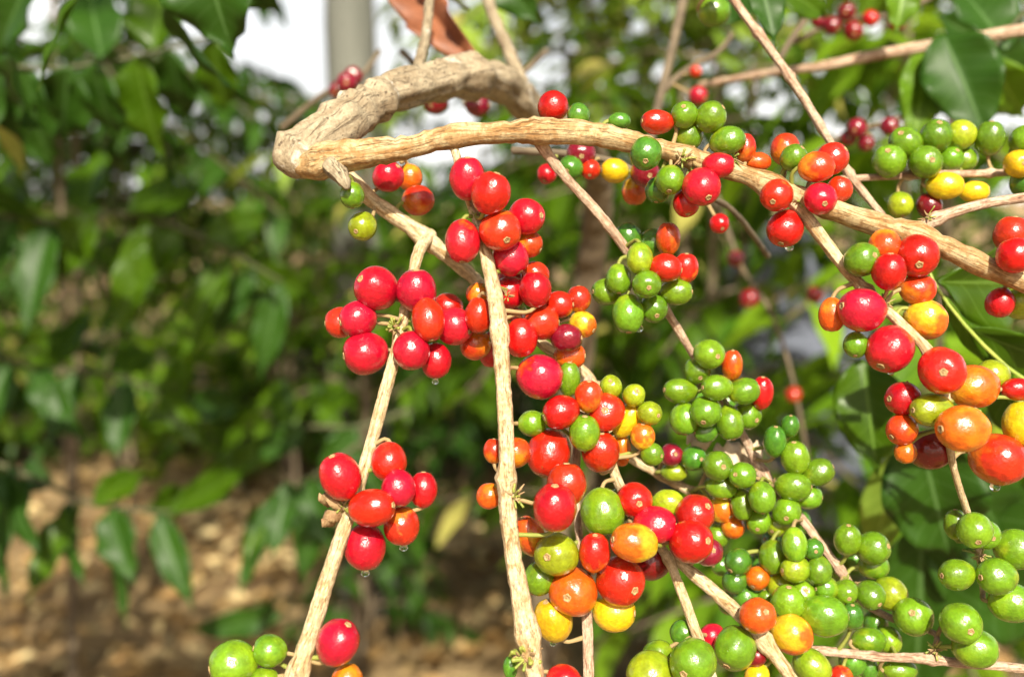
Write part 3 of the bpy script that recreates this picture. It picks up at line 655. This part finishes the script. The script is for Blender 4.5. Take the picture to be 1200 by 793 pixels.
shoot('leafy_shoot', [(470, -60, 10, .62), (520, -10, 8, .6), (548, 10, 7, .58)], 'withered reddish-brown leaf drooping onto the arching limb', 'shoot', [
    (475, -20, .60, 548, 74, .54, 62, M_RUST, 20, .25, .5, .2), (570, -50, .66, 630, 30, .66, 60, M_LEAFD, 20)])
# left bush with recognisable hanging leaves
shoot('leafy_shoot', [(-60, 520, 10, 1.3), (40, 560, 9, 1.3), (110, 590, 8, 1.32), (200, 600, 6, 1.35)], 'arching leafy shoot with drooping glossy leaves at the lower left', 'shoot', [
    (95, 590, 1.3, 18, 705, 1.25, 48, M_LEAF, 20), (130, 595, 1.3, 150, 685, 1.25, 55, M_LEAFD, 0), (170, 600, 1.34, 240, 570, 1.5, 40, M_LEAF, 0), (60, 570, 1.3, 20, 520, 1.4, 50, M_LEAFD), (150, 600, 1.34, 130, 740, 1.3, 30, M_LEAFD, 30), (30, 560, 1.28, -30, 640, 1.2, 60, M_LEAFD), (10, 545, 1.25, 30, 650, 1.2, 60, M_LEAFD, 20), (-10, 540, 1.25, -10, 700, 1.2, 70, M_LEAFD, 10), (185, 600, 1.34, 222, 715, 1.3, 44, M_LEAFD, -10), (80, 585, 1.3, 85, 690, 1.26, 40, M_LEAFD, 30), (110, 592, 1.3, 175, 540, 1.4, 40, M_LEAF, 0),
    (200, 600, 1.35, 300, 540, 1.5, 40, M_LEAF)])
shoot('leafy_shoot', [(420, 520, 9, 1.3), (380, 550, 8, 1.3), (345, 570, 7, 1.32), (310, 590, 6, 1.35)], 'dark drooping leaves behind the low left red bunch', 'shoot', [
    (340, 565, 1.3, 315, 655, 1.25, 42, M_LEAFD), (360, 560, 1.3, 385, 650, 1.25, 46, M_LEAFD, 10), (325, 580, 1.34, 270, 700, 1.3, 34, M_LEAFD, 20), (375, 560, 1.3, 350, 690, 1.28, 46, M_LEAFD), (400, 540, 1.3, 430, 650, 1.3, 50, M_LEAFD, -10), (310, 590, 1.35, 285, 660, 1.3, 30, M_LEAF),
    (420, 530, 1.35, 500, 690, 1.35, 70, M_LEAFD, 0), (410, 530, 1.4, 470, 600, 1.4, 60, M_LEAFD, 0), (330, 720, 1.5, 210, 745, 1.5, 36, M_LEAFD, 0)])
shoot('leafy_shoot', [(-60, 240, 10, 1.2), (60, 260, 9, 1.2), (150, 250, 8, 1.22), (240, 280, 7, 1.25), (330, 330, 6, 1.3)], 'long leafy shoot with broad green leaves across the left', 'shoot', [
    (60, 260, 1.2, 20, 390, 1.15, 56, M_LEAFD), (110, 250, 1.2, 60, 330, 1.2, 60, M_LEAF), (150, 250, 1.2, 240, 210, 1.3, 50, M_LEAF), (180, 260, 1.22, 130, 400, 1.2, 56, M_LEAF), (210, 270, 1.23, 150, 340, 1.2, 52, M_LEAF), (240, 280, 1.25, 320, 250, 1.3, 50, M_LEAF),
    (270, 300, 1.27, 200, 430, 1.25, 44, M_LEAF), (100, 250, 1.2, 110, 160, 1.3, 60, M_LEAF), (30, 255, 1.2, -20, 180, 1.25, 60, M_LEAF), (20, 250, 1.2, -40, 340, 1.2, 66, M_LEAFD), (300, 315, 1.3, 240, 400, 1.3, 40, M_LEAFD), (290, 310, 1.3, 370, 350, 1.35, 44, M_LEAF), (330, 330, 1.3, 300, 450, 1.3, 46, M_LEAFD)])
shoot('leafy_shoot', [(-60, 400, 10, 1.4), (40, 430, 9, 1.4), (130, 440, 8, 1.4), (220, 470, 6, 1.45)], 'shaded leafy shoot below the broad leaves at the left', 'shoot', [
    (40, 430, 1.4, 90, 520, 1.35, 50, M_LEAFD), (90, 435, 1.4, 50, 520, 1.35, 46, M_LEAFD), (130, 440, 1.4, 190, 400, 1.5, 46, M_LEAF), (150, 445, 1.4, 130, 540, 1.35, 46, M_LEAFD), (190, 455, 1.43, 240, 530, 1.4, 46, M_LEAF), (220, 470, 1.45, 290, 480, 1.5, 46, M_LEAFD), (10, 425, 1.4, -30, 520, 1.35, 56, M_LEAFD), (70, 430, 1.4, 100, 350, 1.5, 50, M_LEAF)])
shoot('leafy_shoot', [(480, 480, 9, 1.6), (420, 500, 8, 1.6), (360, 500, 7, 1.6), (290, 520, 6, 1.65)], 'leafy shoot sloping left above the sunlit leaf litter', 'shoot', [
    (400, 500, 1.6, 350, 440, 1.7, 40, M_LEAF), (360, 500, 1.6, 290, 540, 1.6, 36, M_LEAFD), (330, 510, 1.62, 260, 560, 1.6, 34, M_LEAF), (300, 518, 1.65, 220, 590, 1.6, 36, M_LEAF), (420, 500, 1.6, 370, 560, 1.6, 40, M_LEAFD), (380, 500, 1.6, 400, 430, 1.7, 40, M_LEAF), (340, 505, 1.6, 320, 430, 1.7, 40, M_LEAF)])

# bushes -----------------------------------------------------------
def leaf_scatter_bush(cx, cy, h, zmin, spread, nlat, seed, lsz=.12, lmat=M_LEAF, label='', group=None, bend=(0, 0), low=.25):
    rs = random.Random(seed)
    r = empty('coffee_bush', (cx, cy, 0), label, 'bush', group)
    V = []; Fc = []; UV = []; W = []; WF = []; WU = []
    ns = rs.choice((2, 3)) if h > 1 else 1
    stems = []
    for s in range(ns):
        ax = rs.uniform(-.12, .12) + bend[0]; ay = rs.uniform(-.12, .12) + bend[1]
        P = [(Vector((cx + rs.uniform(-.05, .05), cy + rs.uniform(-.05, .05), -.02)), .014), (Vector((cx + ax * .5, cy + ay * .5, h * .45)), .011), (Vector((cx + ax, cy + ay, h)), .006)]
        S = catmull(P, .15); tube_data(S, 7, .1, .05, s, (), 1, W, WF, WU); stems.append(S)
    BW = []; BF = []; BU = []
    if h < 1: BW, BF, BU = W, WF, WU
    for k in range(nlat):
        S = rs.choice(stems); z = rs.uniform(zmin, h); q = min(S, key=lambda e: abs(e[0].z - z))[0]
        a = rs.uniform(0, 6.283); f = 1 - .55 * max(0, (z - zmin) / (h - zmin + .01)); L = spread * f * rs.uniform(.6, 1.1)
        d = Vector((math.cos(a), math.sin(a), rs.uniform(-.1, .35)))
        e1 = q + d * L * .5; e2 = q + d * L + Vector((0, 0, -.25 * L))
        SS = catmull([(q, .006), (e1, .004), (e2, .002)], .05)
        tube_data(SS, 4, 0, 0, 0, (), 1, BW, BF, BU)
        n = len(SS)
        for i in range(max(1, int(n * .25)), n):
            c = SS[i][0]; t = (SS[i][0] - SS[i - 1][0]).normalized(); sd = t.cross(Vector((0, 0, 1))).normalized()
            for sg in (-1, 1):
                if rs.random() < .15: continue
                dv = (sd * sg * rs.uniform(.6, 1.1) + t * rs.uniform(.3, .9) + Vector((0, 0, rs.uniform(-.75, .15)))).normalized()
                nn = Vector((rs.uniform(-.4, .4), rs.uniform(-.4, .4), 1))
                ll = lsz * rs.uniform(.6, 1.2)
                leaf_geo(c, dv, nn, ll, ll * rs.uniform(.34, .46), V, Fc, UV, rs.uniform(.1, .5), rs.uniform(.1, .4), .06, 5, 1, .05, rs.random() * 6)
    obj('trunk', mesh_from('trunk', W, WF, M_BUSHW, WU), r)
    if h > 1: obj('side_branches', mesh_from('branches', BW, BF, M_BUSHW, BU), r)
    o = obj('crown', mesh_from('crown', V, Fc, lmat, UV), r)
    return r
def X(px, D): return (px - 600) / F * D
B = leaf_scatter_bush
g1 = 'coffee bushes around the fruiting branch'
B(X(-270, 1.8), 1.8, 1.9, 1.0, .42, 36, 11, .12, M_LEAF, 'leafy coffee bush at the left edge in half shade', g1)
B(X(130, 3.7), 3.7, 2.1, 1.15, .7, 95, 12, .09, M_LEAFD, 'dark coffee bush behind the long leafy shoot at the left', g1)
B(X(330, 3.8), 3.8, 1.95, 1.05, .7, 95, 13, .09, M_LEAF, 'coffee bush seen in the gap left of the arching elbow', g1)
B(X(420, 3.1), 3.0, 1.62, .8, .40, 40, 14, .12, M_LEAF, 'coffee bush behind the low left red bunch and the middle twig', g1)
B(X(720, 2.4), 2.4, 1.85, 1.05, .6, 60, 15, .12, M_LEAF, 'coffee bush behind the middle of the side branch', g1)
B(X(860, 1.7), 1.9, 1.75, .7, .55, 40, 16, .12, M_LEAF, 'coffee bush behind the green bunches at the right', g1)
B(X(1120, 1.4), 1.5, 1.85, .6, .5, 60, 17, .12, M_LEAFB, 'coffee bush behind the upper right green row', g1)
B(X(1280, 2.2), 2.3, 2.0, .6, .7, 50, 18, .12, M_LEAF, 'coffee bush showing at the right edge behind the leaves', g1)
g2 = 'coffee bushes in the rows beyond'
B(X(-120, 1.2), 1.1, 1.75, 1.35, .3, 12, 41, .13, M_LEAF, 'sparse coffee bush in front of the row at the left', g1)
B(X(1000, 2.6), 2.6, 2.75, 1.8, .9, 80, 31, .12, M_LEAFB, 'tall airy coffee bush with bright leaves against the sky at the top right', g1)
B(X(720, 2.9), 2.9, 2.75, 1.8, .9, 70, 32, .12, M_LEAFY, 'tall airy coffee bush with pale leaves against the sky at the top middle', g1)
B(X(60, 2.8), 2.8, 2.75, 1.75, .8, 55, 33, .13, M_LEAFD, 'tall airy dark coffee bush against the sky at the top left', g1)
B(X(440, 3.2), 3.15, .8, .1, .36, 34, 51, .12, M_LEAFD, 'low young coffee plant hiding the foot of the grey trunk', g1)
k = 0
for D, xs in ((5.6, (-120, 60, 230, 390, 560, 730, 900, 1080, 1260)), (8.2, (-40, 130, 300, 470, 640, 820, 1000, 1180))):
    for x in xs:
        k += 1
        pos = {-120: 'past the left edge', 60: 'nearest the left edge', 230: 'over the sunlit litter', 390: 'behind the elbow', 560: 'behind the middle twig', 730: 'behind the thin slanting twig', 900: 'behind the round green bunch', 1080: 'behind the orange bunch', 1260: 'past the right edge'}.get(x, 'number')
        if D > 8: pos = {-40: 'at the far left', 130: 'left of the grey trunk by a wide gap', 300: 'just left of the grey trunk', 470: 'just right of the grey trunk', 640: 'behind the side branch knob', 820: 'behind the side branch middle', 1000: 'behind the upper right green row', 1180: 'at the far right'}[x]
        B(X(x, D) + rnd.uniform(-.1, .1), D + rnd.uniform(-.25, .25), rnd.uniform(1.7, 2.1) + (.25 if D > 8 else 0), .12 if D < 8 else .2, .85, 110 if D < 8 else 60, 40 + k, .15, (M_LEAF, M_LEAFD, M_LEAF, M_LEAFB)[k % 4], 'coffee bush in the %s row, %s' % ('near' if D < 8 else 'back', pos), g2)

# ------------------------------------------------------------------ trees
def tree(x, y, label, r0, h, crown_c, crown_r, nclump, seed, lsz, mtrunk, mleaf, lean=(0, 0), per=26, keep=None):
    rs = random.Random(seed); r = empty('tree', (x, y, 0), label, 'tree')
    S = catmull([(Vector((x, y, -.05)), r0 * 1.4), (Vector((x, y, .3)), r0 * 1.08), (Vector((x + lean[0] * .5, y + lean[1] * .5, h * .5)), r0), (Vector((x + lean[0], y + lean[1], h)), r0 * .7)], .15)
    V, Fc, UV = tube_data(S, 20, .08, .08, seed); obj('trunk', mesh_from('trunk', V, Fc, mtrunk, UV), r)
    LV = []; LF = []; LU = []; BV = []; BF = []; BU = []
    top = Vector((x + lean[0], y + lean[1], h))
    cc = Vector(crown_c); cr = Vector(crown_r)
    for k in range(nclump):
        q = Vector((rs.gauss(0, 1), rs.gauss(0, 1), rs.gauss(0, 1))); q = q.normalized() * rs.random() ** .4
        c = cc + Vector((q.x * cr.x, q.y * cr.y, q.z * cr.z))
        if keep:
            t0 = top - Vector((0, 0, h * .12))
            if keep(c) or any(lit_line(t0.lerp(c, j / 12)) for j in range(13)): continue
        tube_data(catmull([(top - Vector((0, 0, rs.uniform(0, h * .25))), .03), (top.lerp(c, .5) + Vector((0, 0, .1)), .018), (c, .004)], .2), 5, 0, 0, 0, (), 1, BV, BF, BU)
        for i in range(per):
            p = c + Vector((rs.gauss(0, .22), rs.gauss(0, .22), rs.gauss(0, .16)))
            dv = Vector((rs.gauss(0, 1), rs.gauss(0, 1), rs.gauss(-.4, .6)))
            leaf_geo(p, dv, Vector((rs.gauss(0, .5), rs.gauss(0, .5), 1)), lsz * rs.uniform(.7, 1.3), lsz * .5, LV, LF, LU, .2, .2, .05, 4, 1, .05, i)
    obj('limbs', mesh_from('limbs', BV, BF, mtrunk, BU), r)
    obj('crown', mesh_from('crown', LV, LF, mleaf, LU), r); return r
_sv = Vector((math.sin(R(7)) * math.cos(R(40)), -math.cos(R(7)) * math.cos(R(40)), math.sin(R(40))))
def lit_line(c):
    v = c - Vector((.08, .4, 1.5)); return (v - _sv * v.dot(_sv)).length < .35
def lit_gap(c):  # drops crown clumps so sun reaches the cherries and chosen spots
    v = c - Vector((.08, .4, 1.5)); return (v - _sv * v.dot(_sv)).length < 1.25 or any((lambda g: (g - _sv * g.dot(_sv)).length < rad)(c - Vector((X(px, D), D, z))) for px, D, z, rad in
        ((300, 3.1, 0, 1.4), (300, 3.9, 0, 1.4), (470, 4.0, 0, 1.2), (160, 3.8, 0, .9), (250, 6, .8, .8), (520, 5.8, 1, .7), (1000, 2.6, 1.9, .8), (100, 1.4, 1.3, .35)))
tree(X(425, 3.5), 3.5, 'smooth grey tree trunk rising behind the arching limb', .088, 4.2, (-.2, 4.6, 5.2), (4.6, 4.2, .9), 330, 3, .17, M_TRUNK, M_CANOPY, (-.06, .05), 22)  # crown lies out of view, spread wide to shade the background
tree(-2.7, -2.3, 'added unseen tree behind the photographer, casting dappled shade on the background', .16, 3.6, (-.6, -1.3, 4.9), (4.0, 1.9, 1.5), 185, 5, .16, M_TRUNK, M_CANOPY, (.3, .3), 20, lit_gap)  # unseen tree added for its dappled shade on the background

# ------------------------------------------------------------------ ground, path, litter
def grid(name, x0, x1, y0, y1, n, z, m, amp=0.0, fine=False):
    V = []; Fc = []
    for i in range(n + 1):
        for j in range(n + 1):
            x = x0 + (x1 - x0) * i / n; y = y0 + (y1 - y0) * j / n
            V.append(Vector((x, y, z + amp * noise.noise(Vector((x * .8, y * .8, 0))))))
    for i in range(n):
        for j in range(n): a = i * (n + 1) + j; Fc.append((a, a + n + 1, a + n + 2, a + 1))
    o = bpy.data.objects.new(name, mesh_from(name, V, Fc, m)); link(o); o['kind'] = 'structure'; return o
mg, nt, b = newmat('soil')
tc = N(nt, 'ShaderNodeTexCoord'); n1 = N(nt, 'ShaderNodeTexNoise', Scale=2.2, Detail=8.0, Roughness=.7); n2 = N(nt, 'ShaderNodeTexNoise', Scale=38.0, Detail=6.0, Roughness=.7)
nt.links.new(tc.outputs['Object'], n1.inputs[0]); nt.links.new(tc.outputs['Object'], n2.inputs[0])
r1 = ramp(nt, [(.35, (.18, .11, .045)), (.5, (.36, .25, .115)), (.66, (.50, .37, .19))], n1.outputs['Fac'])
r2 = ramp(nt, [(.35, (.55, .5, .45)), (.65, (1.3, 1.25, 1.2))], n2.outputs['Fac'])
nt.links.new(mix(nt, r1.outputs[0], r2.outputs[0], .8, 'MULTIPLY'), b.inputs['Base Color']); b.inputs['Roughness'].default_value = .95
bp = N(nt, 'ShaderNodeBump', Strength=1.0, Distance=.03); nt.links.new(n2.outputs['Fac'], bp.inputs['Height']); nt.links.new(bp.outputs[0], b.inputs['Normal'])
grid('ground', -1500, 1500, -1500, 1500, 60, 0, mg)
mrk = flat_mat('bluish_mass_skin', (.07, .08, .11), (.16, .18, .24), 9, .85, 1.0)
bm = bmesh.new(); bmesh.ops.create_icosphere(bm, subdivisions=5, radius=1)
for v in bm.verts:
    q = v.co.copy(); k = 1 + .22 * noise.noise(q * 1.6 + Vector((4, 1, 7))) + .08 * noise.noise(q * 5); v.co = Vector((q.x * .30 * k, q.y * .26 * k, .62 + q.z * .80 * k))
me = bpy.data.meshes.new('mass'); bm.to_mesh(me); bm.free(); me.polygons.foreach_set('use_smooth', [True] * len(me.polygons)); me.materials.append(mrk)
o = bpy.data.objects.new('bluish_mass', me); o.location = (X(925, 2.5), 2.5, 0); link(o); tag(o, 'made-up pale bluish-grey rock glimpsed behind the leaves right of the round green bunch', 'mass')  # added shape in place of a bluish patch of sky-reflecting leaves
V = []; Fc = []; UV = []; rs = random.Random(77)
for i in range(6500):
    D = 2.2 + 7.0 * rs.random() ** 1.2; x = rs.uniform(-.62, .62) * D
    if noise.noise(Vector((x * 1.3, D * 1.3, 3))) < rs.uniform(-.5, .15): continue
    a = rs.uniform(0, 6.283); dv = Vector((math.cos(a), math.sin(a), rs.uniform(-.15, .35)))
    L = rs.uniform(.05, .13)
    leaf_geo(Vector((x, D, rs.uniform(.008, .05))), dv, Vector((rs.gauss(0, .5), rs.gauss(0, .5), 1)), L, L * .45, V, Fc, UV, rs.uniform(-.5, .6), rs.uniform(-.3, .6), .1, 4, 1, 0, i)
o = bpy.data.objects.new('leaf_litter', mesh_from('leaf_litter', V, Fc, M_DRYLEAF, UV)); link(o); tag(o, 'dry tan fallen leaves covering the ground below the bushes', 'fallen leaves', None, 'stuff')

# ------------------------------------------------------------------ light
SUN_EL, SUN_AZ = 40.0, 7.0         # sun behind the camera, a little to its right
w = bpy.data.worlds.new('World'); scene.world = w; w.use_nodes = True
nt = w.node_tree; bg = nt.nodes['Background']
sky = nt.nodes.new('ShaderNodeTexSky'); sky.sky_type = 'NISHITA'; sky.sun_disc = False
sky.sun_elevation = R(SUN_EL); sky.sun_rotation = R(180 - SUN_AZ); sky.dust_density = 6.0; sky.air_density = 1.0
bg.inputs[1].default_value = .07
# added white bank low in the sky ahead, standing for overexposed sky
tc = nt.nodes.new('ShaderNodeTexCoord'); sp = nt.nodes.new('ShaderNodeSeparateXYZ'); nt.links.new(tc.outputs['Generated'], sp.inputs[0])
nz = nt.nodes.new('ShaderNodeTexNoise'); nz.inputs['Scale'].default_value = 2.2; nz.inputs['Detail'].default_value = 6; nt.links.new(tc.outputs['Generated'], nz.inputs['Vector'])
lo = mth(nt, 'SUBTRACT', 1.0, mth(nt, 'MULTIPLY', mth(nt, 'ABSOLUTE', sp.outputs['Z']), 2.6), True)
fc = mth(nt, 'MULTIPLY', mth(nt, 'ADD', mth(nt, 'MULTIPLY', nz.outputs['Fac'], 2.0), -.05), mth(nt, 'POWER', lo, .6), True)
fc = mth(nt, 'MULTIPLY', fc, mth(nt, 'ADD', mth(nt, 'MULTIPLY', sp.outputs['Y'], 3.0), .1, True), True)
nt.links.new(mix(nt, sky.outputs[0], (14, 13.9, 13.6), fc), bg.inputs[0])
sd = bpy.data.lights.new('sun', 'SUN'); sd.energy = 5.0; sd.angle = R(.5); sd.color = (1, .92, .76)
so = bpy.data.objects.new('sun', sd); link(so)
sv = Vector((math.sin(R(SUN_AZ)) * math.cos(R(SUN_EL)), -math.cos(R(SUN_AZ)) * math.cos(R(SUN_EL)), math.sin(R(SUN_EL))))
so.rotation_euler = sv.to_track_quat('Z', 'Y').to_euler()
vs = scene.view_settings; vs.view_transform = 'Standard'; vs.look = 'None'; vs.gamma = 1.0; vs.exposure = .92; vs.use_curve_mapping = False
scene.cycles.max_bounces = 8; scene.cycles.transparent_max_bounces = 8; scene.cycles.use_denoising = True
